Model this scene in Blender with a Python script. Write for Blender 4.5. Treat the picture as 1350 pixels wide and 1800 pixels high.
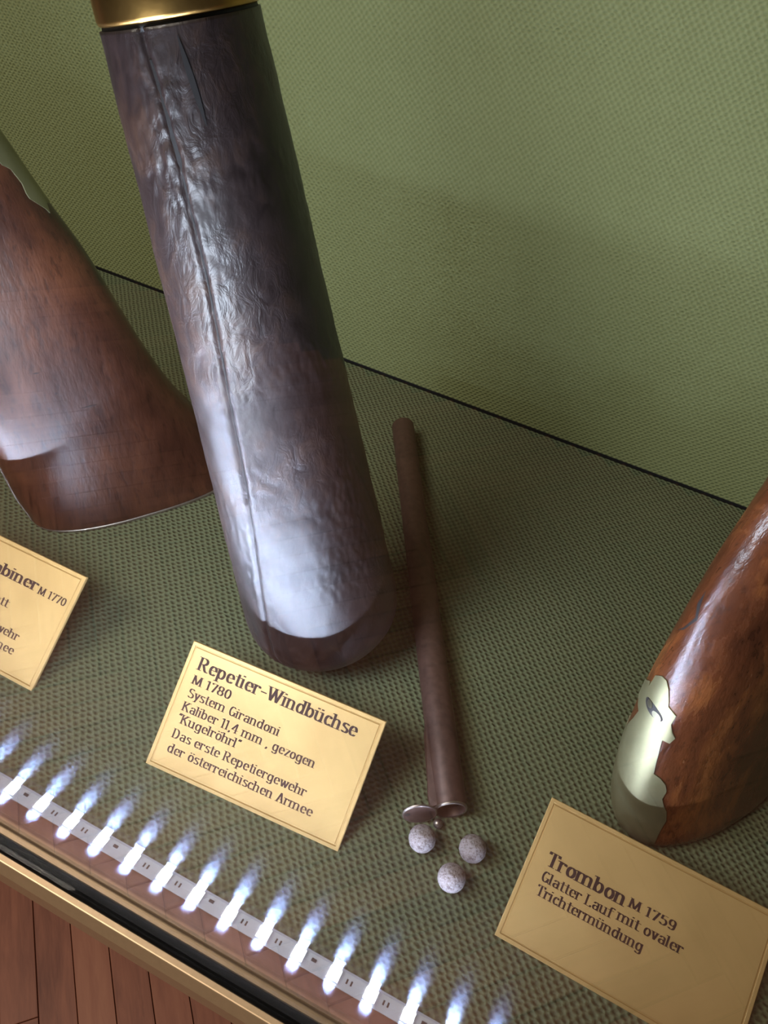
import bpy, bmesh, math, random
from mathutils import Vector, Matrix, noise
from mathutils.geometry import delaunay_2d_cdt

random.seed(7)
for o in list(bpy.data.objects):
    bpy.data.objects.remove(o, do_unlink=True)
S = bpy.context.scene
COL = S.collection
U = 0.001                                   # every length below is in millimetres

# ------------------------------------------------------------------ camera
XA = Vector((0.89785, 0.37366, -0.23260))   # case axes seen in camera space (x right, y down, z forward)
XA.normalize()
zp = Vector((0, 0, 1)) - XA.z * XA
zp.normalize()
dn = Vector((-0.3846, 0.9235, 0.0))
dn = (dn - dn.dot(XA) * XA - dn.dot(zp) * zp).normalized()
al = math.radians(46.5)
NA = math.cos(al) * dn + math.sin(al) * zp
YA = -math.sin(al) * dn + math.cos(al) * zp
ZA = -NA
cam_d = bpy.data.cameras.new('camera')
cam = bpy.data.objects.new('camera', cam_d)
COL.objects.link(cam)
right = Vector((XA.x, YA.x, ZA.x))
up = -Vector((XA.y, YA.y, ZA.y))
back = -Vector((XA.z, YA.z, ZA.z))
M = Matrix((right, up, back)).transposed().to_4x4()
M.translation = Vector((0, -87.5, 334)) * U
cam.matrix_world = M
cam_d.sensor_fit = 'VERTICAL'
cam_d.sensor_height = 36
cam_d.lens = 28.0
cam_d.clip_start = 0.002
S.camera = cam

# ------------------------------------------------------------------ light, exposure
S.view_settings.view_transform = 'Standard'
S.view_settings.look = 'None'
S.view_settings.exposure = 0.0
S.view_settings.gamma = 1.0
S.view_settings.use_curve_mapping = False
S.cycles.max_bounces = 12
S.cycles.transparent_max_bounces = 24
S.cycles.sample_clamp_indirect = 30.0
S.cycles.use_denoising = True
LED_STRENGTH = 2300.0
LED_COLOR = (0.63, 0.74, 1.0)

W = bpy.data.worlds.new('room_light')
S.world = W
W.use_nodes = True
bg = W.node_tree.nodes['Background']
bg.inputs[0].default_value = (1.0, 0.93, 0.86, 1)
bg.inputs[1].default_value = 0.03


def area(name, loc, target, size, size_y, energy, color):
    d = bpy.data.lights.new(name, 'AREA')
    d.shape = 'RECTANGLE'
    d.size = size * U
    d.size_y = size_y * U
    d.energy = energy
    d.color = color
    o = bpy.data.objects.new(name, d)
    COL.objects.link(o)
    o.location = Vector(loc) * U
    o.rotation_euler = (Vector(target) - Vector(loc)).to_track_quat('-Z', 'Y').to_euler()
    return o


area('overhead_light', (-1050, -1250, 1900), (-50, 100, 0), 700, 700, 7, (1.0, 0.90, 0.76))
area('case_lamp', (-150, -6, 160), (-100, 354, 110), 80, 80, 0.6, (0.74, 0.84, 1.0))
area('overhead_light', (-1000, -800, 1700), (-700, -500, -1056), 900, 900, 35, (1.0, 0.88, 0.76))  # unseen fill light, added to brighten the parquet and its reflection


# ------------------------------------------------------------------ helpers
class NT:
    """small helper to write node materials"""
    def __init__(self, name):
        self.m = bpy.data.materials.new(name)
        self.m.use_nodes = True
        self.t = self.m.node_tree
        self.t.nodes.clear()
        self.out = self.t.nodes.new('ShaderNodeOutputMaterial')

    def n(self, typ, **kw):
        nd = self.t.nodes.new(typ)
        for k, v in kw.items():
            if k.startswith('i_'):
                nd.inputs[int(k[2:])].default_value = v
            else:
                setattr(nd, k, v)
        return nd

    def set(self, node, sock, val):
        s = node.inputs[sock]
        if hasattr(val, 'links'):
            self.t.links.new(val, s)
        else:
            s.default_value = val

    def math(self, op, a, b=0.0, c=None):
        nd = self.n('ShaderNodeMath', operation=op)
        self.set(nd, 0, a)
        self.set(nd, 1, b)
        if c is not None:
            self.set(nd, 2, c)
        return nd.outputs[0]

    def coord(self, scale=(1, 1, 1), kind='Object', rot=(0, 0, 0)):
        tc = self.n('ShaderNodeTexCoord')
        mp = self.n('ShaderNodeMapping')
        mp.inputs['Scale'].default_value = scale
        mp.inputs['Rotation'].default_value = rot
        self.t.links.new(tc.outputs[kind], mp.inputs[0])
        return mp.outputs[0]

    def noise(self, vec, scale, detail=4, rough=0.55, dist=0.0):
        nd = self.n('ShaderNodeTexNoise')
        self.set(nd, 'Vector', vec)
        nd.inputs['Scale'].default_value = scale
        nd.inputs['Detail'].default_value = detail
        nd.inputs['Roughness'].default_value = rough
        nd.inputs['Distortion'].default_value = dist
        return nd.outputs[0]

    def ramp(self, fac, stops):
        nd = self.n('ShaderNodeValToRGB')
        e = nd.color_ramp.elements
        while len(e) < len(stops):
            e.new(0.5)
        for i, (p, c) in enumerate(stops):
            e[i].position = p
            e[i].color = (*c, 1) if len(c) == 3 else c
        self.set(nd, 0, fac)
        return nd.outputs[0]

    def mix(self, fac, a, b, blend='MIX'):
        nd = self.n('ShaderNodeMix', data_type='RGBA', blend_type=blend)
        for sock, v in ((0, fac), (6, a), (7, b)):
            if not hasattr(v, 'links') and sock != 0:
                v = (*v, 1) if len(v) == 3 else v
            self.set(nd, sock, v)
        return nd.outputs[2]

    def bump(self, h, strength=1.0, dist=0.001, normal=None):
        nd = self.n('ShaderNodeBump')
        nd.inputs['Strength'].default_value = strength
        nd.inputs['Distance'].default_value = dist
        self.set(nd, 'Height', h)
        if normal is not None:
            self.set(nd, 'Normal', normal)
        return nd.outputs[0]

    def bsdf(self, color, rough=0.5, metal=0.0, spec=0.5, normal=None, **kw):
        p = self.n('ShaderNodeBsdfPrincipled')
        if not hasattr(color, 'links'):
            color = (*color, 1)
        self.set(p, 'Base Color', color)
        self.set(p, 'Roughness', rough)
        self.set(p, 'Metallic', metal)
        self.set(p, 'Specular IOR Level', spec)
        for k, v in kw.items():
            self.set(p, k.replace('_', ' '), v)
        if normal is not None:
            self.set(p, 'Normal', normal)
        self.t.links.new(p.outputs[0], self.out.inputs[0])
        return self.m


def obj(name, verts, faces, mat, parent=None, smooth=False, mm=True):
    me = bpy.data.meshes.new(name)
    k = U if mm else 1
    me.from_pydata([tuple(c * k for c in v) for v in verts], [], faces)
    me.update()
    for m in (mat if isinstance(mat, (list, tuple)) else [mat]):
        me.materials.append(m)
    if smooth:
        for p in me.polygons:
            p.use_smooth = True
    o = bpy.data.objects.new(name, me)
    COL.objects.link(o)
    if parent:
        o.parent = parent
    return o


def fix_normals(o):
    bm = bmesh.new()
    bm.from_mesh(o.data)
    bmesh.ops.recalc_face_normals(bm, faces=bm.faces)
    bm.to_mesh(o.data)
    bm.free()
    return o


def bevel(o, w=0.3, seg=2):
    md = o.modifiers.new('bevel', 'BEVEL')
    md.width = w * U
    md.segments = seg
    md.limit_method = 'ANGLE'
    md.angle_limit = math.radians(40)
    return o


def empty(name, label, cat, loc=(0, 0, 0), group=None, basis=None):
    o = bpy.data.objects.new(name, None)
    COL.objects.link(o)
    o.empty_display_size = 0.02
    m = (basis.to_4x4() if basis else Matrix.Identity(4))
    m.translation = Vector(loc) * U
    o.matrix_world = m
    o['label'] = label
    o['category'] = cat
    if group:
        o['group'] = group
    return o


def box_data(x0, x1, y0, y1, z0, z1):
    v = [(x, y, z) for z in (z0, z1) for y in (y0, y1) for x in (x0, x1)]
    f = [(0, 2, 3, 1), (4, 5, 7, 6), (0, 1, 5, 4), (2, 6, 7, 3), (0, 4, 6, 2), (1, 3, 7, 5)]
    return v, f


def box(name, x0, x1, y0, y1, z0, z1, mat, parent=None):
    v, f = box_data(x0, x1, y0, y1, z0, z1)
    return obj(name, v, f, mat, parent)


def extrude_profile(name, prof, x0, x1, mat, parent=None, smooth=False):
    """closed (y,z) profile swept along X"""
    n = len(prof)
    v = [(x0, y, z) for y, z in prof] + [(x1, y, z) for y, z in prof]
    f = [(i, (i + 1) % n, n + (i + 1) % n, n + i) for i in range(n)]
    f += [tuple(range(n))[::-1], tuple(range(n, 2 * n))]
    return fix_normals(obj(name, v, f, mat, parent, smooth))


def rings(name, rs, mat, parent=None, cap0=True, cap1=True, smooth=True):
    """loft through rings of equal point count"""
    n = len(rs[0])
    v = [p for r in rs for p in r]
    f = []
    for i in range(len(rs) - 1):
        for j in range(n):
            a, b = i * n + j, i * n + (j + 1) % n
            f.append((a, b, b + n, a + n))
    if cap0:
        f.append(tuple(range(n))[::-1])
    if cap1:
        f.append(tuple(range((len(rs) - 1) * n, len(rs) * n)))
    return fix_normals(obj(name, v, f, mat, parent, smooth))


def interp(tab, x):
    if x <= tab[0][0]:
        return tab[0][1:]
    for a, b in zip(tab, tab[1:]):
        if x <= b[0]:
            t = (x - a[0]) / (b[0] - a[0])
            return tuple(p + (q - p) * t for p, q in zip(a[1:], b[1:]))
    return tab[-1][1:]


def smooth_tab(tab, n=60):
    """Catmull-Rom resample of a table keyed on its first column"""
    out = []
    for i in range(len(tab) - 1):
        p0, p1, p2, p3 = tab[max(i - 1, 0)], tab[i], tab[i + 1], tab[min(i + 2, len(tab) - 1)]
        k = max(2, n // (len(tab) - 1))
        for s in range(k):
            t = s / k
            row = []
            for a, b, c, d in zip(p0, p1, p2, p3):
                row.append(0.5 * ((2 * b) + (-a + c) * t + (2 * a - 5 * b + 4 * c - d) * t * t + (-a + 3 * b - 3 * c + d) * t ** 3))
            out.append(tuple(row))
    out.append(tuple(tab[-1]))
    return out


# ------------------------------------------------------------------ materials
def mat_fabric(name, axes, c_lo, c_hi, px=3.8, py=4.3, depth=0.5):
    """coarse basket weave: bumps staggered row by row, plus fibre noise"""
    t = NT(name)
    tc = t.n('ShaderNodeTexCoord')
    wob = t.n('ShaderNodeTexNoise')
    t.set(wob, 'Vector', tc.outputs['Object'])
    wob.inputs['Scale'].default_value = 170
    wob.inputs['Detail'].default_value = 2
    sc = t.n('ShaderNodeVectorMath', operation='MULTIPLY_ADD')
    t.set(sc, 0, wob.outputs['Color'])
    sc.inputs[1].default_value = (0.0019, 0.0019, 0.0019)
    t.set(sc, 2, tc.outputs['Object'])
    sx = t.n('ShaderNodeSeparateXYZ')
    t.set(sx, 0, sc.outputs[0])
    a = t.math('COSINE', t.math('MULTIPLY', sx.outputs[axes[0]], 2 * math.pi / (px * U)))
    b = t.math('COSINE', t.math('MULTIPLY', sx.outputs[axes[1]], 2 * math.pi / (py * U)))
    w = t.math('MULTIPLY', a, b)                       # staggered lattice of humps
    rows = t.math('MULTIPLY', t.math('COSINE', t.math('MULTIPLY', sx.outputs[axes[1]], 4 * math.pi / (py * U))), -0.35)
    h = t.math('ADD', w, rows)
    fib = t.noise(tc.outputs['Object'], 900, 3, 0.6)
    big = t.noise(tc.outputs['Object'], 9, 3, 0.5)
    h2 = t.math('ADD', h, t.math('MULTIPLY', fib, 0.9))
    nrm = t.bump(h2, 1.0, depth * U)
    fac = t.math('MULTIPLY_ADD', w, 0.22, t.math('ADD', t.math('MULTIPLY', fib, 0.5), t.math('MULTIPLY', big, 0.35)))
    col = t.ramp(fac, [(0.05, c_lo), (0.65, c_hi)])
    return t.bsdf(col, 0.9, 0, 0.15, nrm)


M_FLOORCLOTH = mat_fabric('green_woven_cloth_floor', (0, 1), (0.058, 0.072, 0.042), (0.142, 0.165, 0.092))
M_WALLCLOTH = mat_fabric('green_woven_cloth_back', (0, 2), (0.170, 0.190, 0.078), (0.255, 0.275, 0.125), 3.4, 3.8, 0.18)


def mat_plain(name, color, rough=0.5, metal=0.0, spec=0.5, nscale=None, nbump=0.0, var=0.0):
    t = NT(name)
    nrm = None
    col = color
    if nscale:
        v = t.coord()
        n = t.noise(v, nscale, 4, 0.6)
        if nbump:
            nrm = t.bump(n, 1.0, nbump * U)
        if var:
            col = t.ramp(n, [(0.25, tuple(c * (1 - var) for c in color)), (0.75, tuple(min(1, c * (1 + var)) for c in color))])
    return t.bsdf(col, rough, metal, spec, nrm)


def mat_wood(name, dark, mid, light, stretch, rough, bump=0.25, grain=1.0, spec=0.5):
    t = NT(name)
    v = t.coord(stretch)
    big = t.noise(t.coord((1, 1, 1)), 14, 4, 0.6, 0.6)
    g = t.noise(v, 60, 5, 0.65, 0.3)
    pores = t.noise(t.coord(tuple(s * 2.2 for s in stretch)), 160, 3, 0.7)
    fac = t.math('ADD', t.math('MULTIPLY', g, 0.55 * grain), t.math('MULTIPLY', big, 0.6))
    col = t.ramp(fac, [(0.32, dark), (0.56, mid), (0.8, light)])
    pr = t.ramp(pores, [(0.36, (0.25, 0.25, 0.25)), (0.46, (1, 1, 1))])
    col = t.mix(0.55, col, t.mix(1.0, col, pr, 'MULTIPLY'))
    scr = t.noise(t.coord((9, 9, 2.0), rot=(0.3, 0.5, 0.9)), 40, 2, 0.5)
    h = t.math('ADD', t.math('MULTIPLY', pores, 0.5), t.math('ADD', t.math('MULTIPLY', big, 1.6), t.math('MULTIPLY', scr, 0.25)))
    nrm = t.bump(h, 1.0, bump * U)
    rg = t.math('MULTIPLY_ADD', g, 0.25, rough - 0.12)
    return t.bsdf(col, rg, 0, spec, nrm)


M_WALNUT = mat_wood('carbine_walnut', (0.010, 0.004, 0.003), (0.055, 0.018, 0.009), (0.15, 0.050, 0.020), (1, 1, 0.12), 0.36, 0.4)
M_REDWOOD = mat_wood('blunderbuss_walnut', (0.012, 0.004, 0.003), (0.10, 0.030, 0.010), (0.38, 0.13, 0.03), (1, 1, 0.3), 0.26, 0.6)


def mat_leather():
    t = NT('black_brown_leather')
    o = t.coord()
    fine = t.noise(o, 700, 3, 0.6)
    mid = t.noise(t.coord((1, 1, 0.55)), 170, 4, 0.65, 0.8)
    big = t.noise(o, 18, 3, 0.5)
    mask = t.ramp(t.noise(t.coord((1, 1, 0.7)), 24, 2, 0.5), [(0.50, (0, 0, 0)), (0.62, (1, 1, 1))])
    hair = t.noise(t.coord((1, 1, 0.22), rot=(0.35, 0.3, 0)), 420, 2, 0.5)
    h = t.math('ADD', t.math('MULTIPLY', fine, 0.10), t.math('MULTIPLY', big, 2.2))
    h = t.math('ADD', h, t.math('MULTIPLY', hair, 0.135))
    rough_patch = t.math('MULTIPLY', mid, 1.1)
    h = t.math('ADD', h, t.math('MULTIPLY', rough_patch, t.math('MULTIPLY_ADD', mask, 0.85, 0.15)))
    nrm = t.bump(h, 1.0, 0.6 * U)
    fac = t.math('ADD', t.math('MULTIPLY', big, 0.5), t.math('MULTIPLY', mid, 0.5))
    col = t.ramp(fac, [(0.34, (0.008, 0.004, 0.004)), (0.52, (0.024, 0.013, 0.012)), (0.72, (0.060, 0.028, 0.016))])
    return t.bsdf(col, t.math('MULTIPLY_ADD', mid, 0.22, 0.33), 0, 0.7, nrm)


M_LEATHER = mat_leather()
M_SEAM = mat_plain('dark_seam', (0.006, 0.004, 0.004), 0.7)
M_BRASS = mat_plain('aged_brass', (0.55, 0.31, 0.09), 0.3, 1.0, 0.5, 60, 0.25, 0.25)
M_NICKEL = mat_plain('olive_brass_plate', (0.235, 0.215, 0.115), 0.42, 0.65, 0.5, 90, 0.10, 0.12)
M_STEELEDGE = mat_plain('worn_steel_edge', (0.42, 0.36, 0.30), 0.4, 0.9, 0.5, 200, 0.1, 0.2)
M_SCREW = mat_plain('dark_steel_screw', (0.20, 0.18, 0.12), 0.3, 1.0)
M_BLACK = mat_plain('black_hole', (0.006, 0.005, 0.005), 0.6)
M_TUBE = mat_plain('brown_patina_steel', (0.075, 0.042, 0.034), 0.52, 0.35, 0.45, 300, 0.10, 0.35)
M_TUBEEDGE = mat_plain('bright_steel_rim', (0.30, 0.25, 0.22), 0.35, 0.9, 0.5, 300, 0.1, 0.2)
M_FRAME = mat_plain('champagne_gold_aluminium', (0.52, 0.37, 0.22), 0.42, 0.5, 0.5, 400, 0.02, 0.05)
M_RUBBER = mat_plain('black_rubber', (0.010, 0.006, 0.005), 0.55, 0, 0.4, 900, 0.08, 0.5)
M_LEDGE = mat_plain('red_brown_ledge', (0.22, 0.10, 0.075), 0.5, 0, 0.4, 60, 0.1, 0.25)
M_PCB = mat_plain('white_led_tape', (0.62, 0.64, 0.70), 0.45)
M_CHIPBODY = mat_plain('led_body', (0.8, 0.8, 0.8), 0.5)
M_RESIST = mat_plain('tiny_black_part', (0.02, 0.02, 0.025), 0.5)
M_INK = mat_plain('dark_brown_print', (0.022, 0.010, 0.009), 0.7, 0, 0.2)
M_CASEWALL = mat_plain('case_paint', (0.12, 0.06, 0.04), 0.6)


def mat_label():
    t = NT('gold_coated_plate')
    br = t.noise(t.coord((0.04, 1, 1)), 1600, 2, 0.5)
    bl = t.noise(t.coord(), 40, 3, 0.5)
    col = t.ramp(bl, [(0.3, (0.40, 0.255, 0.092)), (0.7, (0.46, 0.295, 0.11))])
    return t.bsdf(col, t.math('MULTIPLY_ADD', br, 0.15, 0.36), 0.35, 0.5, t.bump(br, 1.0, 0.012 * U))


M_LABEL = mat_label()


def mat_lead():
    t = NT('grey_lead_with_oxide')
    o = t.coord()
    f = t.noise(o, 900, 3, 0.6)
    b = t.noise(o, 220, 3, 0.5)
    col = t.ramp(f, [(0.34, (0.05, 0.04, 0.04)), (0.46, (0.22, 0.19, 0.19)), (0.7, (0.32, 0.29, 0.295))])
    col = t.mix(t.math('MULTIPLY', b, 0.5), col, (0.22, 0.17, 0.16))
    return t.bsdf(col, 0.65, 0.0, 0.3, t.bump(t.math('ADD', f, b), 1.0, 0.35 * U))


M_LEAD = mat_lead()


def mat_parquet():
    t = NT('red_brown_parquet')
    oi = t.n('ShaderNodeObjectInfo')
    tc = t.n('ShaderNodeTexCoord')
    off = t.n('ShaderNodeVectorMath', operation='MULTIPLY_ADD')
    t.set(off, 0, tc.outputs['Object'])
    off.inputs[1].default_value = (0.12, 1, 1)
    rv = t.n('ShaderNodeCombineXYZ')
    t.set(rv, 0, t.math('MULTIPLY', oi.outputs['Random'], 37))
    t.set(rv, 1, t.math('MULTIPLY', oi.outputs['Random'], 19))
    t.set(off, 2, rv.outputs[0])
    g = t.noise(off.outputs[0], 75, 5, 0.65, 0.4)
    b = t.noise(off.outputs[0], 9, 3, 0.5)
    fac = t.math('ADD', t.math('MULTIPLY', g, 0.45), t.math('ADD', t.math('MULTIPLY', b, 0.4), t.math('MULTIPLY', oi.outputs['Random'], 0.135)))
    col = t.ramp(fac, [(0.30, (0.16, 0.050, 0.028)), (0.50, (0.32, 0.115, 0.064)), (0.72, (0.43, 0.18, 0.10))])
    return t.bsdf(col, t.math('MULTIPLY_ADD', g, 0.2, 0.38), 0, 0.45, t.bump(g, 1.0, 0.12 * U))


M_PARQUET = mat_parquet()
M_SUBFLOOR = mat_plain('dark_joint', (0.02, 0.010, 0.008), 0.8)


SMEAR_R, SMEAR_I, SMEAR_W = 0.34, 0.979, 0.006


def mat_glass():
    """case glass: Fresnel mirror over clear transmission on both faces"""
    t = NT('case_glass')
    geo = t.n('ShaderNodeNewGeometry')
    dot = t.n('ShaderNodeVectorMath', operation='DOT_PRODUCT')
    t.set(dot, 0, geo.outputs['Normal'])
    t.set(dot, 1, geo.outputs['Incoming'])
    c = t.math('SUBTRACT', 1.0, t.math('ABSOLUTE', dot.outputs['Value']))
    f = t.math('MULTIPLY_ADD', t.math('POWER', c, 5.0), 0.96, 0.04)
    tr = t.n('ShaderNodeBsdfTransparent')
    tr.inputs[0].default_value = (0.985, 0.995, 0.988, 1)
    gl = t.n('ShaderNodeBsdfGlossy')
    gl.inputs['Roughness'].default_value = 0.0
    gl.inputs[0].default_value = (1, 1, 1, 1)
    sm = t.n('ShaderNodeBsdfRefraction')                 # wiping marks: a thin smeared film that spreads light a little
    sm.inputs['Roughness'].default_value = SMEAR_R
    sm.inputs['IOR'].default_value = SMEAR_I
    sm.inputs[0].default_value = (0.55, 0.66, 1, 1)
    gm = t.n('ShaderNodeMixShader')
    gm.inputs[0].default_value = SMEAR_W
    t.t.links.new(tr.outputs[0], gm.inputs[1])
    t.t.links.new(sm.outputs[0], gm.inputs[2])
    mx = t.n('ShaderNodeMixShader')
    t.set(mx, 0, f)
    t.t.links.new(gm.outputs[0], mx.inputs[1])
    t.t.links.new(gl.outputs[0], mx.inputs[2])
    t.t.links.new(mx.outputs[0], t.out.inputs[0])
    return t.m


M_GLASS = mat_glass()


def mat_led():
    t = NT('lit_led')
    e = t.n('ShaderNodeEmission')
    e.inputs[0].default_value = (*LED_COLOR, 1)
    e.inputs[1].default_value = LED_STRENGTH
    t.t.links.new(e.outputs[0], t.out.inputs[0])
    return t.m


M_LED = mat_led()

# ------------------------------------------------------------------ room floor: herringbone parquet at 45 degrees
ZF = -1056.0
fl = box('floor', -5000, 5000, -6500, 1500, ZF - 40, ZF - 9, M_SUBFLOOR)
fl['kind'] = 'structure'
PW, PL = 52.5, 421.0
pv, pf = box_data(0.6, PL - 0.6, 0.6, PW - 0.6, -9, 0)
plank_meshes = []
for q in range(3):
    me = bpy.data.meshes.new('plank')
    bm = bmesh.new()
    vs = [bm.verts.new(Vector(v) * U) for v in pv]
    for f in pf:
        bm.faces.new([vs[i] for i in f])
    top = [e for e in bm.edges if all(v.co.z > -1e-6 for v in e.verts)]
    bmesh.ops.bevel(bm, geom=top, offset=(0.5 + 0.25 * q) * U, segments=1, affect='EDGES')
    bm.to_mesh(me)
    bm.free()
    me.materials.append(M_PARQUET)
    plank_meshes.append(me)
EU = Vector((1, -1, 0)).normalized()
EV = Vector((1, 1, 0)).normalized()


def add_plank(origin, along):
    c = origin + (EU if along == 'u' else EV) * PL / 2
    if not (-1750 < c.x < 650 and -1650 < c.y < 260):
        return
    o = bpy.data.objects.new('plank', random.choice(plank_meshes))
    COL.objects.link(o)
    o.parent = fl
    o.location = (origin + Vector((0, 0, ZF + random.uniform(-0.5, 0.3)))) * U
    o.rotation_euler = (0, 0, -math.pi / 4 if along == 'u' else math.pi / 4)


for j in range(-70, 70):
    us, vs_ = -336.0 + j * PW, -297.0 + j * PW
    Uo, Vo = us, vs_
    add_plank(EU * (Uo - PL) + EV * (Vo - PW), 'u')           # strip on the case side of the first staircase joint
    for m in range(8):                                        # strips towards the visitor
        if m % 2 == 0:
            add_plank(EU * (Uo + PW) + EV * (Vo - PL), 'v')   # plank along v: its width runs back along u
            Vo -= PL
        else:
            add_plank(EU * Uo + EV * (Vo - PW), 'u')
            Uo += PL

# ------------------------------------------------------------------ display case
CX0, CX1 = -640.0, 520.0


def in_case(o):
    o['kind'] = 'structure'
    return o


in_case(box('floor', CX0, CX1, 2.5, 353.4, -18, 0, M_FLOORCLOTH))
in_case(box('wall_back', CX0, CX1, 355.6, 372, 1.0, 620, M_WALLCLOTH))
in_case(box('shadow_gap', CX0, CX1, 355.6, 371, -18, 1.0, M_BLACK))  # black strip stands in for the shade in the gap below the back panel
in_case(box('window_1', CX0, CX1, -20.2, -18.6, -14, 620, M_GLASS))
in_case(box('trim_2', CX0, CX1, -12.0, 2.5, -18, -3.2, M_LEDGE))
# dark channel that holds the foot of the glass, and the gold rail along the front edge
chan = [(-12.0, -18), (-12.0, -3.4), (-13.0, -3.4), (-14.0, -9.0), (-18.4, -10.0), (-18.4, -15.0), (-20.4, -15.0), (-20.4, -9.0), (-22.2, -8.0), (-22.6, -1.4), (-23.0, -0.9), (-23.6, -18)]
in_case(extrude_profile('trim_3', chan, CX0, CX1, M_RUBBER))
rail = [(-23.0, -18), (-23.0, -0.5), (-23.3, 0.0), (-25.2, 0.0), (-25.6, -0.15), (-25.9, -0.6), (-28.2, -6.0), (-28.2, -18)]
in_case(extrude_profile('trim_4', rail, CX0, CX1, M_FRAME))

# ------------------------------------------------------------------ LED strip
TILT = math.radians(7)
strip = empty('led_strip', 'white LED tape with bright cool-white chips along the bottom edge of the glass', 'led strip', (-80, -1.5, 0.6),
              basis=Matrix.Rotation(-TILT, 3, 'X'))
SX0, SX1 = -225.0, 128.0


def strip_part(o):
    o.parent = strip
    return o


strip_part(bevel(box('tape', SX0, SX1, -3.1, 3.1, -0.6, 0.0, M_PCB), 0.15))
strip_part(extrude_profile('clear_edge', [(3.1, -1.2), (3.1, 0.25), (3.9, 0.05), (4.4, -1.2)], SX0, SX1, mat_plain('milky_silicone', (0.55, 0.58, 0.68), 0.3)))
cv, cf = box_data(-2.5, 2.5, -2.4, 2.4, 0, 1.3)
ev, ef = box_data(-2.1, 2.1, -2.0, 2.0, 1.3, 1.36)
cm = bpy.data.meshes.new('led_chip')
cm.from_pydata([tuple(c * U for c in v) for v in cv], [], cf)
cm.materials.append(M_CHIPBODY)
em = bpy.data.meshes.new('lit_face')
em.from_pydata([tuple(c * U for c in v) for v in ev], [], ef)
em.materials.append(M_LED)
rm = bpy.data.meshes.new('resistor')
rv_, rf_ = box_data(-1.0, 1.0, -0.55, 0.55, 0, 0.5)
rm.from_pydata([tuple(c * U for c in v) for v in rv_], [], rf_)
rm.materials.append(M_RESIST)
pm = bpy.data.meshes.new('solder_pad')
pv2, pf2 = box_data(-0.35, 0.35, -0.9, 0.9, 0, 0.08)
pm.from_pydata([tuple(c * U for c in v) for v in pv2], [], pf2)
pm.materials.append(M_RESIST)
for k in range(-8, 15):
    xk = -173.5 + 15.21 * k + 80
    c = bpy.data.objects.new('led_chip', cm)
    COL.objects.link(c)
    c.parent = strip
    c.location = Vector((xk, 0, 0)) * U
    e = bpy.data.objects.new('lit_face', em)
    COL.objects.link(e)
    e.parent = c
    if k < -3 or k > 16:
        continue
    if k % 3 == 0:
        r = bpy.data.objects.new('resistor', rm)
        COL.objects.link(r)
        r.parent = strip
        r.location = Vector((xk + 6.2, 1.0, 0)) * U
    else:
        for dx in (5.4, 7.2):
            r = bpy.data.objects.new('solder_pad', pm)
            COL.objects.link(r)
            r.parent = strip
            r.location = Vector((xk + dx, 0.4, 0)) * U


# ------------------------------------------------------------------ lettering: broad-nib strokes, one flat mesh per line
def arc(cx, cy, rx, ry, a0, a1, n=14):
    return [(cx + rx * math.cos(math.radians(a0 + (a1 - a0) * i / n)), cy + ry * math.sin(math.radians(a0 + (a1 - a0) * i / n))) for i in range(n + 1)]


def st(x, a, b, f=''):
    r = [[(x, a), (x, b)]]
    if 'f' in f:
        r.append([(x - .07, a), (x + .07, a)])
    if 'c' in f:
        r.append([(x - .07, b), (x + .07, b)])
    if 't' in f:
        r.append([(x - .09, b - .03), (x, b)])
    return r


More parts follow.
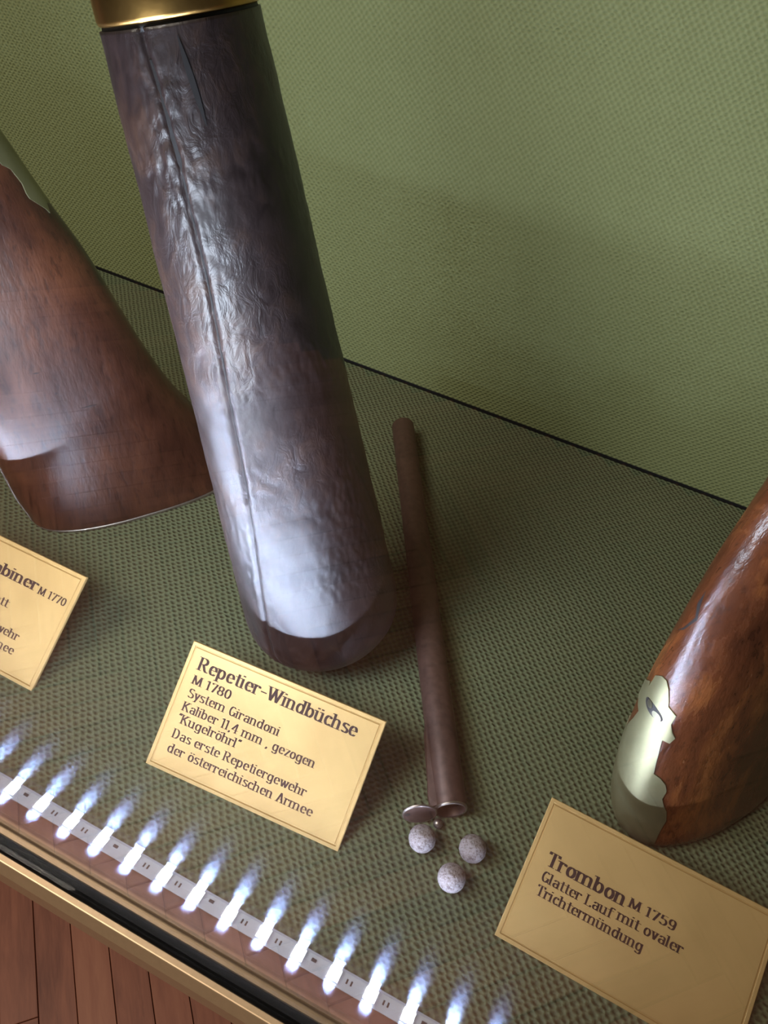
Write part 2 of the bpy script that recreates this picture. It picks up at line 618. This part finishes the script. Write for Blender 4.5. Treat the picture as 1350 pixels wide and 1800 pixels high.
EL = lambda: [arc(.15, .35, .15, .345, 0, 360, 24)]
def arch(x):
    return [arc(x + .14, .50, .14, .195, 165, 0, 10) + [(x + .28, 0)], [(x + .21, 0), (x + .35, 0)]]
def dots(x0, x1, y=.88):
    return [[(x0, y), (x0 + .01, y + .05)], [(x1, y), (x1 + .01, y + .05)]]
G = {
    'a': (.47, st(.29, 0, .5, 'f') + [arc(.16, .52, .13, .175, 165, 0, 10), arc(.15, .2, .14, .2, 20, 340, 18)]),
    'b': (.48, st(.0, .02, 1, 't') + EL()),
    'c': (.40, [arc(.15, .35, .15, .345, 50, 315, 18), [(.22, .55), (.25, .6)]]),
    'd': (.50, EL() + st(.30, 0, 1, 'tf')),
    'e': (.44, [arc(.15, .35, .15, .345, 5, 315, 20), [(.0, .37), (.30, .37)]]),
    'f': (.32, st(.08, 0, .8, 'f') + [arc(.2, .8, .12, .18, 180, 40, 8), [(-.03, .69), (.24, .69)]]),
    'g': (.48, EL() + [[(.30, .7), (.30, -.1)], arc(.16, -.1, .14, .17, 0, -160, 10)]),
    'h': (.50, st(0, 0, 1, 'tf') + arch(0)),
    'i': (.22, st(0, 0, .7, 'tf') + [[(0, .9), (.01, .95)]]),
    'k': (.48, st(0, 0, 1, 'tf') + [[(.28, .69), (.03, .33)], [(.1, .42), (.31, 0)], [(.2, .69), (.34, .69)]]),
    'l': (.22, st(0, 0, 1, 'tf')),
    'm': (.80, st(0, 0, .7, 'tf') + arch(0) + arch(.29)),
    'n': (.50, st(0, 0, .7, 'tf') + arch(0)),
    'o': (.45, EL()),
    'p': (.48, st(0, -.27, .7, 'tf') + EL()),
    'r': (.36, st(0, 0, .7, 'tf') + [arc(.13, .5, .13, .19, 165, 50, 8), [(.2, .6), (.22, .56)]]),
    's': (.38, [arc(.13, .53, .12, .165, 30, 205, 10) + arc(.13, .17, .13, .17, 60, -150, 12)]),
    't': (.32, [[(.08, .9), (.08, .12)], arc(.19, .12, .11, .12, 180, 300, 8), [(-.03, .69), (.24, .69)]]),
    'u': (.50, [[(0, .7), (0, .2)] + arc(.14, .2, .14, .2, 180, 345, 10)] + st(.29, 0, .7, 'tf') + [[(-.09, .67), (0, .7)]]),
    'v': (.42, [[(0, .7), (.14, .02)], [(.27, .7), (.15, .02)], [(-.06, .7), (.07, .7)], [(.21, .7), (.32, .7)]]),
    'w': (.62, [[(0, .7), (.13, .02)], [(.25, .66), (.14, .02)], [(.23, .7), (.36, .02)], [(.48, .7), (.37, .02)], [(-.06, .7), (.07, .7)], [(.42, .7), (.53, .7)]]),
    'y': (.42, [[(0, .7), (.14, .05)], [(.28, .7), (.08, -.24), (.0, -.25)], [(-.06, .7), (.07, .7)], [(.21, .7), (.33, .7)]]),
    'z': (.38, [[(0, .69), (.25, .69), (.0, .01), (.27, .01)]]),
    'A': (.56, [[(.18, 1), (.36, 0)], [(.17, .96), (0, 0)], [(.06, .33), (.27, .33)], [(-.06, 0), (.07, 0)], [(.28, 0), (.44, 0)]]),
    'D': (.56, st(0, 0, 1, 'fc') + [[(0, 1), (.14, 1)] + arc(.16, .5, .2, .5, 90, -90, 16) + [(0, 0)]]),
    'G': (.52, [arc(.18, .5, .18, .5, 50, 350, 20), [(.36, .4), (.36, .05)], [(.24, .42), (.42, .42)]]),
    'K': (.56, st(0, 0, 1, 'fc') + [[(.34, 1), (.03, .45)], [(.12, .6), (.38, 0)], [(.26, 1), (.42, 1)], [(.30, 0), (.45, 0)]]),
    'L': (.46, st(0, 0, 1, 'fc') + [[(0, 0), (.3, 0), (.31, .135)]]),
    'M': (.70, [[(0, 0), (.03, 1)], [(.03, 1), (.25, .05)], [(.46, 1), (.27, .05)], [(.46, 1), (.5, 0)], [(-.07, 0), (.08, 0)], [(.42, 0), (.57, 0)], [(-.03, 1), (.06, 1)], [(.43, 1), (.53, 1)]]),
    'R': (.56, st(0, 0, 1, 'fc') + [[(0, 1), (.14, 1)] + arc(.15, .75, .17, .25, 90, -90, 12) + [(0, .5)], [(.16, .5), (.3, .1), (.37, .0), (.42, .03)]]),
    'S': (.48, [arc(.17, .75, .15, .25, 30, 215, 12) + arc(.17, .25, .17, .25, 50, -150, 14)]),
    'T': (.52, st(.18, 0, 1, 'f') + [[(-.02, .84), (-.01, 1), (.38, 1), (.39, .84)]]),
    'W': (.84, [[(0, 1), (.17, .02)], [(.33, .96), (.18, .02)], [(.30, 1), (.48, .02)], [(.64, 1), (.49, .02)], [(-.07, 1), (.08, 1)], [(.24, 1), (.38, 1)], [(.57, 1), (.70, 1)]]),
    '0': (.48, [arc(.16, .5, .16, .5, 0, 360, 24)]),
    '1': (.30, st(.06, 0, 1, 'f') + [[(-.05, .9), (.06, 1)]]),
    '4': (.50, st(.25, 0, 1, 'f') + [[(.24, 1), (-.03, .3), (.36, .3)]]),
    '5': (.46, [[(.28, .99), (.06, .99), (.03, .58)] + arc(.14, .33, .17, .32, 120, -150, 14)]),
    '7': (.44, [[(0, .86), (0, .99), (.3, .99), (.10, 0)]]),
    '8': (.48, [arc(.16, .75, .14, .25, 0, 360, 18), arc(.16, .26, .16, .26, 0, 360, 18)]),
    '9': (.48, [arc(.16, .68, .15, .32, 0, 360, 20), [(.31, .68), (.29, .25)] + arc(.15, .22, .14, .22, 0, -150, 8)]),
    '-': (.34, [[(.0, .36), (.18, .36)], [(.0, .40), (.18, .40)]]),
    ',': (.2, [[(.02, .04), (.03, -.02), (-.02, -.16)]]),
    '"': (.26, [[(.04, 1.02), (.0, .82)], [(.13, 1.02), (.09, .82)]]),
    ' ': (.26, []),
}
G['ü'] = (.50, G['u'][1] + dots(.04, .24))
G['ö'] = (.45, G['o'][1] + dots(.05, .25))


def lettering(text, x0, x1, y, cap, weight, parent, z=0.06, name='lettering'):
    """flat print from x0 to x1 (mm) on the parent's local XY plane"""
    W_, T_ = weight, 0.05
    adv = sum(G[c][0] for c in text)
    last = G[text[-1]][0]
    sx = (x1 - x0) / ((adv - 0.12) * cap)
    vs, fs = [], []
    pen = W_ / 2
    layer = 0
    for ch in text:
        w, strokes = G[ch]
        for s in strokes:
            for (ax, ay), (bx, by) in zip(s, s[1:]):
                hw, ht = W_ / 2 / 1.0, T_ / 2
                pts = [(px + dx * hw, py + dy * ht) for px, py in ((ax, ay), (bx, by)) for dx in (-1, 1) for dy in (-1, 1)]
                hull = convex(pts)
                base = len(vs)
                zz = z + 0.0004 * (layer % 7)
                layer += 1
                for hx, hy in hull:
                    vs.append((x0 + (pen + hx) * cap * sx, y + (hy) * cap, zz))
                fs.append(tuple(range(base, base + len(hull))))
        pen += w
    o = obj(name, vs, fs, M_INK, parent)
    o['kind'] = 'stuff'
    return o


def convex(pts):
    pts = sorted(set((round(a, 6), round(b, 6)) for a, b in pts))
    def half(ps):
        h = []
        for p in ps:
            while len(h) >= 2 and (h[-1][0] - h[-2][0]) * (p[1] - h[-2][1]) - (h[-1][1] - h[-2][1]) * (p[0] - h[-2][0]) <= 0:
                h.pop()
            h.append(p)
        return h
    lo, hi = half(pts), half(pts[::-1])
    return lo[:-1] + hi[:-1]


# ------------------------------------------------------------------ label plates
def plate(label, loc, yaw, tilt, w, h, lines):
    yaw, tilt = math.radians(yaw), math.radians(tilt)
    u = Vector((math.cos(yaw), math.sin(yaw), 0))
    v = Vector((-math.sin(yaw) * math.cos(tilt), math.cos(yaw) * math.cos(tilt), math.sin(tilt)))
    nn = u.cross(v)
    t = empty('label_plate', label, 'label', loc, 'gold label plates before the guns', Matrix((u, v, nn)).transposed())
    # face with an engraved border groove
    vs, fs = [], []
    def loop(i, z):
        base = len(vs)
        vs.extend([(i, i, z), (w - i, i, z), (w - i, h - i, z), (i, h - i, z)])
        return base
    prof = [(0.0, -1.6), (0.0, -0.25), (0.25, 0.0), (1.5, 0.0), (1.75, -0.35), (2.15, -0.35), (2.4, 0.0)]
    ls = [loop(i, z) for i, z in prof]
    for a, b in zip(ls, ls[1:]):
        for k in range(4):
            fs.append((a + k, a + (k + 1) % 4, b + (k + 1) % 4, b + k))
    fs.append(tuple(ls[-1] + k for k in range(4)))
    fs.append(tuple(ls[0] + k for k in range(4))[::-1])
    fix_normals(obj('face_plate', vs, fs, M_LABEL, t))
    # prop behind, from the back of the plate down to the floor
    top = h * 0.62
    zt = top * math.sin(tilt)
    inv = t.matrix_world.inverted()
    pts = []
    for xx in (w * 0.35, w * 0.65):
        p = Vector(loc) + u * xx + v * top - nn * 1.6
        q = Vector((p.x, p.y, 0.0)) + Vector((v.x, v.y, 0)) * 0.25
        for s in (0, 1.2):
            d = Vector((-v.y * 0, 0, 0)) + Vector((nn.x, nn.y, 0)) * -s
            pts += [p + d, q + d]
    pts = [inv @ (p * U) for p in pts]
    pr = obj('prop', [tuple(p) for p in pts], [(0, 1, 5, 4), (2, 3, 7, 6), (0, 1, 3, 2), (4, 5, 7, 6), (0, 2, 6, 4), (1, 3, 7, 5)], M_LABEL, t, False, False)
    fix_normals(pr)
    for ln in lines:
        lettering(*ln, parent=t)
    return t


plate('gold plate reading Repetier-Windbüchse in front of the leather flask butt', (-133.7, 34.4, 0.2), 3.3, 39.7, 92.4, 56.7, [
    ('Repetier', 6.3, 35.6, 45.8, 5.6, 0.128), ('-', 36.9, 38.9, 45.8, 5.6, 0.128), ('Windbüchse', 39.9, 81.6, 45.8, 5.6, 0.128),
    ('M 1780', 6.2, 24.6, 39.3, 3.8, 0.119), ('System Girandoni', 6.5, 50.7, 33.3, 3.9, 0.119),
    ('Kaliber 11,4 mm , gezogen', 6.5, 70.0, 27.1, 3.9, 0.119), ('"Kugelröhrl"', 6.3, 36.4, 21.6, 3.9, 0.119),
    ('Das erste Repetiergewehr', 6.8, 70.8, 14.8, 3.9, 0.119), ('der österreichischen Armee', 7.0, 76.3, 8.4, 3.9, 0.119)])
plate('gold plate reading Trombon M 1759 in front of the blunderbuss butt', (28.4, 40.0, 0.2), -1.9, 24.8, 94.7, 57.6, [
    ('Trombon', 7.6, 39.6, 32.7, 5.4, 0.136), ('M 1759', 42.0, 60.2, 33.6, 3.5, 0.123),
    ('Glatter Lauf', 8.1, 37.0, 26.5, 3.9, 0.123), ('mit ovaler', 39.6, 65.2, 27.2, 3.9, 0.123),
    ('Trichtermündung', 8.2, 51.6, 20.9, 3.9, 0.123)])
plate('gold plate reading M 1770 at the left edge, in front of the carbine', (-292.6, 38.4, 0.2), 0, 37, 92.4, 57.2, [
    ('Karabiner', 30.5, 70.8, 41.0, 5.4, 0.136), ('M 1770', 72.9, 88.2, 40.6, 3.5, 0.119),
    ('glatt', 48.5, 61.0, 28.4, 3.9, 0.119), ('gewehr', 55.0, 74.0, 16.9, 3.9, 0.119), ('Armee', 57.5, 74.8, 10.3, 3.9, 0.119)])

# ------------------------------------------------------------------ central gun: leather covered air flask butt
FB = Vector((-93.1, 131.0, 0.0))
FA = Vector((-0.30, 0.05, 1.0)).normalized()
FX = FA.cross(Vector((0, -1, 0))).normalized()          # about +X side
FY = FA.cross(FX).normalized()
if FX.x < 0:
    FX = -FX
if FY.y > 0:
    FY = -FY                                            # FY points towards the glass


def flask_r(s):
    r = 38.6 - 0.0495 * s
    k = s - 4.0
    if k < 28:
        q = max(0.0, 1 - (1 - k / 28) ** 2)
        r = r - 25 + 25 * math.sqrt(q)
    return r


def flask_pt(s, th, dr=0.0):
    r = flask_r(s) + dr
    return FB + FA * s + (FX * math.cos(th) + FY * math.sin(th)) * r


SEAM = [(4, 1.75), (47, 1.71), (70, 1.64), (95, 1.55), (117, 1.49), (140, 1.45), (158, 1.42), (176, 1.38), (190, 1.35), (205, 1.33), (222, 1.33),
        (235, 1.32), (250, 1.34), (260, 1.36), (268, 1.39)]


def seam_th(s):
    return interp(SEAM, s)[0]


gun = empty('air_rifle', 'air rifle standing on its dark leather-covered tapering flask butt with brass ring', 'rifle', FB)
gun_inv = -FB


def gpt(p):
    return tuple(p + gun_inv)


NTH, NS = 300, 260
rs = []
for i in range(NS + 1):
    q = i / NS
    s = 4 + 268 * (q if q > 0.12 else 0.12 * (q / 0.12) ** 1.8)
    ring = []
    for j in range(NTH):
        th = 2 * math.pi * j / NTH
        d = (th - seam_th(s) + math.pi) % (2 * math.pi) - math.pi
        arcd = d * flask_r(s)
        dr = -1.0 * math.exp(-(arcd / 0.9) ** 2) + 0.22 * math.exp(-((abs(arcd) - 2.6) / 1.6) ** 2)
        p = flask_pt(s, th)
        nz = noise.fractal(Vector(p) * 0.045, 1.0, 2.0, 3)
        dr += 0.35 * nz
        # coarse wrinkles in patches, strongest beside the seam
        patch = max(0.0, noise.noise(Vector(p) * 0.030 + Vector((3.1, 0, 1.7))) + 0.05)
        patch += 0.5 * math.exp(-(arcd / 9.0) ** 2)
        dr += 0.55 * patch * noise.fractal(Vector((p.x * 0.42, p.y * 0.42, p.z * 0.22)), 1.0, 2.0, 3)
        ring.append(gpt(flask_pt(s, th, dr * min(1, (s - 4) / 14))))
    rs.append(ring)
rings('flask', rs, M_LEATHER, gun)
# seam thread lying in the groove
vs, fs = [], []
for i in range(120):
    s = 12 + (264 - 12) * i / 119
    for k in (-1, 0, 1):
        vs.append(gpt(flask_pt(s, seam_th(s) + k * (0.42 + 1.1 * max(0.0, min(1.0, (s - 225) / 20)) * max(0.0, min(1.0, (264 - s) / 12))) / flask_r(s), (-0.45 if k == 0 else -0.75))))
    if i:
        b = (i - 1) * 3
        fs += [(b, b + 1, b + 4, b + 3), (b + 1, b + 2, b + 5, b + 4)]
obj('seam', vs, fs, M_SEAM, gun, True)


vs, fs = [], []
for i in range(13):
    s = 245 + 24 * i / 12
    for k in (-1, 1):
        vs.append(gpt(flask_pt(s, 0.90 + 0.08 * i / 12 + k * (0.15 + 0.75 * math.sin(math.pi * i / 12)) / flask_r(s), 0.45)))
    if i:
        b = (i - 1) * 2
        fs.append((b, b + 1, b + 3, b + 2))
obj('slit', vs, fs, M_SEAM, gun, True)


def circ(s, r, n=96):
    return [gpt(FB + FA * s + (FX * math.cos(2 * math.pi * j / n) + FY * math.sin(2 * math.pi * j / n)) * r) for j in range(n)]


rings('ring_groove', [circ(271, 24.6), circ(274, 23.9)], M_BLACK, gun)
rings('brass_ring', [circ(273.0, 24.2), circ(273.4, 24.9), circ(274.5, 25.3), circ(289, 24.7), circ(290.5, 24.3), circ(291, 23.0)], M_BRASS, gun)
rings('breech', [circ(290.5, 21.5), circ(330, 20), circ(345, 17)], M_TUBE, gun)

# ------------------------------------------------------------------ left gun: carbine butt standing on its heel plate
CB = Vector((-0.5627, -0.8267, 0.0))
CB = Vector((-193.9, 206.0, 0)) - Vector((-255.0, 116.2, 0))
CB = -CB.normalized()                                   # from heel (right, back) to toe (left, front)
CL = Vector((-0.30, 0.03, 1.0)).normalized()
CN = CB.cross(CL).normalized()
if CN.dot(Vector((193, -290, 334))) < 0:
    CN = -CN
CNH = CN - CL * (CN.z / CL.z)
CO = Vector((-193.9, 206.0, 0)) - CNH * 17
# l, comb b, belly b, half thickness
CT = smooth_tab([(0, -2.0, 112.0, 20.5), (3, -2.5, 115.0, 21.5), (8, -1.5, 115.5, 22.0), (20, 2.0, 117.2, 22.3), (42.5, 8.9, 117.6, 22.0), (62, 18, 118, 21.5),
                 (88, 25.8, 118.5, 20.5), (115, 31.9, 119, 19.5), (140, 37.5, 120, 18.8), (167, 46.2, 121.5, 18), (197, 54.6, 124, 17.5), (240, 67, 130, 17)], 90)
carb = empty('carbine', 'carbine standing on its broad reddish walnut butt at the left edge', 'carbine', CO)


def carb_pt(l, th, dr=0.0):
    a, b, h = interp(CT, l)
    c, w = (a + b) / 2, (b - a) / 2
    e = 2 / 2.5
    ct, sn = math.cos(th), math.sin(th)
    x = c + (w + dr) * math.copysign(abs(ct) ** e, ct)
    y = (h + dr) * math.copysign(abs(sn) ** e, sn)
    return CB * x + CNH * y + CL * l


def loft(fn, ls, n):
    return [[tuple(fn(l, 2 * math.pi * j / n)) for j in range(n)] for l in ls]


rings('stock', loft(carb_pt, [r[0] for r in CT if r[0] >= 1.8], 120), M_WALNUT, carb)
rings('butt_plate', loft(lambda l, th: carb_pt(l, th, 0.5), [0, 0.5, 1.3, 1.9], 120), M_STEELEDGE, carb)


def patch(name, fn, poly, mat, parent, lift, step_l, step_th, thick=0.8):
    """metal inlay: polygon in (l, theta) laid on a lofted surface"""
    ls = [p[0] for p in poly]
    ts = [p[1] for p in poly]
    def inside(x, y):
        r = False
        for (x0, y0), (x1, y1) in zip(poly, poly[1:] + poly[:1]):
            if (y0 > y) != (y1 > y) and x < (x1 - x0) * (y - y0) / (y1 - y0) + x0:
                r = not r
        return r
    K = step_l / step_th                                 # make the two axes comparable
    edge = []
    for (x0, y0), (x1, y1) in zip(poly, poly[1:] + poly[:1]):
        n = max(1, int(math.hypot(x1 - x0, (y1 - y0) * K) / step_l))
        edge += [(x0 + (x1 - x0) * i / n, y0 + (y1 - y0) * i / n) for i in range(n)]
    pts = [Vector((x, y * K)) for x, y in edge]
    ne = len(pts)
    x = min(ls) + step_l / 2
    while x < max(ls):
        y = min(ts) + step_th / 2
        while y < max(ts):
            if inside(x, y) and min(math.hypot(x - a, (y - b) * K) for a, b in edge) > step_l * 0.5:
                pts.append(Vector((x, y * K)))
            y += step_th
        x += step_l
    vo, ed, fc, *_ = delaunay_2d_cdt(pts, [], [list(range(ne))], 1, 1e-4)
    vo = [(p[0], p[1] / K) for p in vo]
    n = len(vo)
    vs = [tuple(fn(a, b, lift)) for a, b in vo] + [tuple(fn(a, b, lift - thick)) for a, b in vo]
    fs = [tuple(f) for f in fc] + [tuple(i + n for i in f)[::-1] for f in fc]
    cnt = {}
    for f in fc:
        for a, b in zip(f, list(f[1:]) + [f[0]]):
            cnt[(a, b)] = cnt.get((a, b), 0) + 1
    for (a, b) in cnt:
        if (b, a) not in cnt:
            fs.append((a, b, b + n, a + n))
    o = fix_normals(obj(name, vs, fs, mat, parent, True))
    md = o.modifiers.new('edge', 'EDGE_SPLIT')
    md.split_angle = math.radians(50)
    return o


def facing_th(ax, b):
    """section angle pointing along a given world direction"""
    return b


pl = [(225, 2.1), (205, 2.2), (186.2, 2.36), (183.6, 2.47), (177.3, 2.50), (173.4, 2.45), (170.9, 2.45), (168.3, 2.53), (164.7, 2.65), (162.5, 2.68), (166, 2.80), (164, 3.1), (163, 3.5), (225, 3.5)]
patch('side_plate', carb_pt, pl, M_NICKEL, carb, 0.45, 3.0, 0.09)
tp = [(2, -0.06), (12, -0.05), (30, -0.05), (46, -0.05), (46, 0.13), (30, 0.12), (12, 0.11), (2, 0.10)]
patch('toe_strip', carb_pt, tp, M_STEELEDGE, carb, 0.5, 3.0, 0.05)

# ------------------------------------------------------------------ right gun: blunderbuss butt seen along its comb
TE = Vector((0.58, 0.815, 0)).normalized()              # from comb (near the viewer) to belly
TN = Vector((TE.y, -TE.x, 0))                           # towards the right and the glass
# z, comb x, comb y, half length, half thickness
TT = smooth_tab([(0, 71, 112, 37, 14), (2, 67, 107.5, 44, 19), (7, 62.5, 105, 50, 22.5), (18, 58.5, 107.5, 52, 24), (40, 55.0, 113.0, 50, 24), (70, 53.0, 121, 47, 23),
                 (100, 52.8, 129, 42, 21), (125, 53.0, 137, 36, 18.5), (145, 54.0, 144, 30, 16), (165, 55.8, 151, 25, 14.5), (190, 59, 159, 22, 14), (225, 63, 168, 21, 14)], 100)
trom = empty('blunderbuss', 'blunderbuss standing on its glossy red-brown butt with a ragged brass heel plate', 'blunderbuss', (72, 124, 0))
TO = Vector((72, 124, 0))


def trom_pt(z, th, dr=0.0):
    cx, cy, a, b = interp(TT, z)
    ct, sn = math.cos(th), math.sin(th)
    e = 2 / 2.15
    x = a - (a + dr) * math.copysign(abs(ct) ** e, ct)   # th = 0 is the comb
    y = (b + dr) * math.copysign(abs(sn) ** e, sn)
    return Vector((cx, cy, z)) + TE * x + TN * y - TO


rings('stock', loft(trom_pt, [r[0] for r in TT], 140), M_REDWOOD, trom)
TP = [(64.1, -0.77), (68, -0.6), (73.5, -0.4), (72, -0.36), (78.5, -0.34), (82.2, -0.2), (83.1, -0.08), (81.1, 0.01), (77.3, 0.09), (75.2, 0.12), (73.6, 0.28), (69.0, 0.27), (66.0, 0.33),
      (64, 0.40), (60.7, 0.36), (60.5, 0.25), (53.7, 0.28), (43.8, 0.33), (42.7, 0.44), (40.3, 0.53), (37.1, 0.57), (32.7, 0.55), (28.9, 0.60), (26.3, 0.65),
      (21.1, 0.68), (12, 0.62), (1.5, 0.55), (1.5, -1.3), (30, -1.3), (38, -1.0), (35.9, -0.70), (44, -0.72), (39.7, -0.63), (47, -0.50), (53.4, -0.39), (59.8, -0.32), (60, -0.55), (56.5, -0.75)]
patch('heel_plate', trom_pt, TP, M_NICKEL, trom, 0.55, 3.0, 0.09)


def oval(name, z0, th0, hz, hth, rot, lift, mat, parent):
    pts = []
    for i in range(28):
        a = 2 * math.pi * i / 28
        x, y = hz * math.cos(a), hth * math.sin(a)
        pts.append((z0 + x * math.cos(rot) - y * math.sin(rot), th0 + (x * math.sin(rot) + y * math.cos(rot)) / 26.0))
    return patch(name, trom_pt, pts, mat, parent, lift, 1.2, 0.05, 0.3)


hs = oval('screw_hole', 68.4, -0.07, 2.3, 5.4, 0.0, 0.62, M_BLACK, trom)
oval('screw_head', 67.9, 0.03, 1.5, 2.1, 0.0, 0.78, M_SCREW, hs)
oval('screw_head', 69.0, -0.15, 1.5, 1.7, 0.0, 0.78, M_SCREW, hs)

patch('crack', trom_pt, [(121, -0.30), (114.7, -0.33), (111, -0.20), (103, -0.34), (99, -0.46), (103, -0.30), (111, -0.14), (116, -0.24)], M_BLACK, trom, 0.06, 2.0, 0.05, 0.3)
for z_, t_, dz, dt in ((83.6, 1.49, 0.5, 0.012), (97.3, 1.83, 0.6, 0.01), (73.4, 1.63, 0.35, 0.06), (95.6, 1.43, 0.3, 0.03)):
    patch('scratch', carb_pt, [(z_ - dz, t_), (z_, t_ - dt), (z_ + dz, t_), (z_, t_ + dt)], M_BLACK, carb, 0.05, 1.0, 0.03, 0.3)

# ------------------------------------------------------------------ ball tube, its gate, and the bullets
T0, T1 = Vector((-5.9, 75.1, 7.3)), Vector((-131.4, 301.2, 7.3))
tube = empty('bullet_tube', 'long thin brown steel magazine tube lying on the green cloth', 'tube', (-5.9, 75.1, 0))
TO2 = Vector((-5.9, 75.1, 0))
ta = (T1 - T0).normalized()
tl = (T1 - T0).length
tx = ta.cross(Vector((0, 0, 1))).normalized()
tz = tx.cross(ta)


def tring(d, r, n=48):
    return [tuple(T0 - TO2 + ta * d + (tx * math.cos(2 * math.pi * j / n) + tz * math.sin(2 * math.pi * j / n)) * r) for j in range(n)]


rings('barrel', [tring(4.0, 6.1), tring(0.4, 6.1), tring(0, 6.4), tring(0, 7.0), tring(0.4, 7.2), tring(60, 7.2), tring(150, 7.15), tring(tl - 1, 7.15), tring(tl, 6.6)], M_TUBE, tube, False, True)
rings('mouth_rim', [tring(-0.1, 6.3), tring(-0.1, 7.1), tring(0.5, 7.3), tring(0.9, 7.25)], M_TUBEEDGE, tube, False, False)
rings('bore', [tring(4.0, 6.1), tring(60, 6.1)], M_BLACK, tube, False, True)

# swivelling cover disc with its thumb hole, a spring strip along the left side, and the pivot
side = -tx if tx.x > 0 else tx                           # towards the left
base = T0 - TO2


def slab(name, outline, nrm, th, mat, parent):
    n = len(outline)
    v = [tuple(p) for p in outline] + [tuple(p + nrm * th) for p in outline]
    f = [tuple(range(n))[::-1], tuple(range(n, 2 * n))] + [(i, (i + 1) % n, n + (i + 1) % n, n + i) for i in range(n)]
    return bevel(fix_normals(obj(name, v, f, mat, parent)), 0.2)


dc = base + side * 13.6 - ta * 0.6
dn_ = (-ta + Vector((0, 0, 0.05))).normalized()
du = dn_.cross(Vector((0, 0, 1))).normalized()
dv = du.cross(dn_).normalized()
disc = [dc + du * (7.4 * math.cos(2 * math.pi * k / 36)) + dv * (7.2 * math.sin(2 * math.pi * k / 36)) for k in range(36)]
slab('cover_disc', disc, dn_, 1.0, M_TUBE, tube)
rim = [[tuple(dc + du * (r * math.cos(2 * math.pi * k / 36)) + dv * ((r - 0.2) * math.sin(2 * math.pi * k / 36)) + dn_ * h) for k in range(36)] for r, h in ((6.9, 1.02), (7.5, 1.02), (7.55, 0.2))]
rings('disc_rim', rim, M_TUBEEDGE, tube, False, False)
hc = dc + (side * 5.3) + dn_ * 1.02
hole = [hc + du * (1.2 * math.cos(2 * math.pi * k / 16)) + dv * (1.2 * math.sin(2 * math.pi * k / 16)) for k in range(16)]
slab('thumb_hole', hole, dn_, 0.05, M_BLACK, tube)
pc = base + side * 5.2 - ta * 3.4 + Vector((0, 0, -5.2))
prs = []
for i in range(9):
    a = -math.pi / 2 + math.pi * i / 8
    prs.append([tuple(pc + Vector((math.cos(2 * math.pi * j / 20), math.sin(2 * math.pi * j / 20), 0)) * (2.1 * max(0.02, math.cos(a))) + Vector((0, 0, 2.1 * math.sin(a)))) for j in range(20)])
rings('pivot', prs, M_TUBEEDGE, tube)
sp = []
for d, o_ in ((1, 9.2), (6, 9.6), (14, 9.0), (24, 8.8), (34, 8.4), (42, 7.3)):
    sp.append(base + ta * d + side * o_ + Vector((0, 0, 0.4)))
spo = sp + [base + ta * 42 + side * 6.6 + Vector((0, 0, 2.4)), base + ta * 1 + side * 6.4 + Vector((0, 0, 2.4))]
slab('spring_strip', spo, Vector((0.1, 0.1, 1)).normalized(), 1.2, M_TUBE, tube)


def bullet(label, x, y, d, seed, dimple=False):
    random.seed(seed)
    bm = bmesh.new()
    bmesh.ops.create_icosphere(bm, subdivisions=5, radius=d / 2)
    ax = Vector((-0.1, -0.45, 0.88)).normalized()
    for v in bm.verts:
        n = v.co.normalized()
        k = 1 + 0.012 * noise.fractal(n * 2.5 + Vector((seed, 0, 0)), 1, 2, 3) + 0.010 * noise.noise(n * 14 + Vector((0, seed, 0)))
        if dimple:
            a = math.degrees(n.angle(ax))
            k += -0.020 * math.exp(-((a - 22) / 3.0) ** 2) - 0.035 * math.exp(-(a / 6.0) ** 2)
        v.co = v.co * k
    zmin = min(v.co.z for v in bm.verts)
    for v in bm.verts:
        v.co.z -= zmin
        v.co *= U
    for f in bm.faces:
        f.smooth = True
    me = bpy.data.meshes.new('bullet')
    bm.to_mesh(me)
    bm.free()
    me.materials.append(M_LEAD)
    o = bpy.data.objects.new('lead_bullet', me)
    COL.objects.link(o)
    o.location = Vector((x, y, 0)) * U
    o['label'] = label
    o['category'] = 'bullet'
    o['group'] = 'lead bullets by the tube mouth'
    return o


bullet('round grey lead bullet touching the cover disc of the tube, farthest left', -12.1, 59.0, 11.4, 1)
bullet('round grey lead bullet at the right below the open tube mouth', 8.4, 65.1, 11.4, 2)
bullet('round grey lead bullet with a ring mark on top, nearest the glass', 4.9, 50.0, 11.4, 3, True)
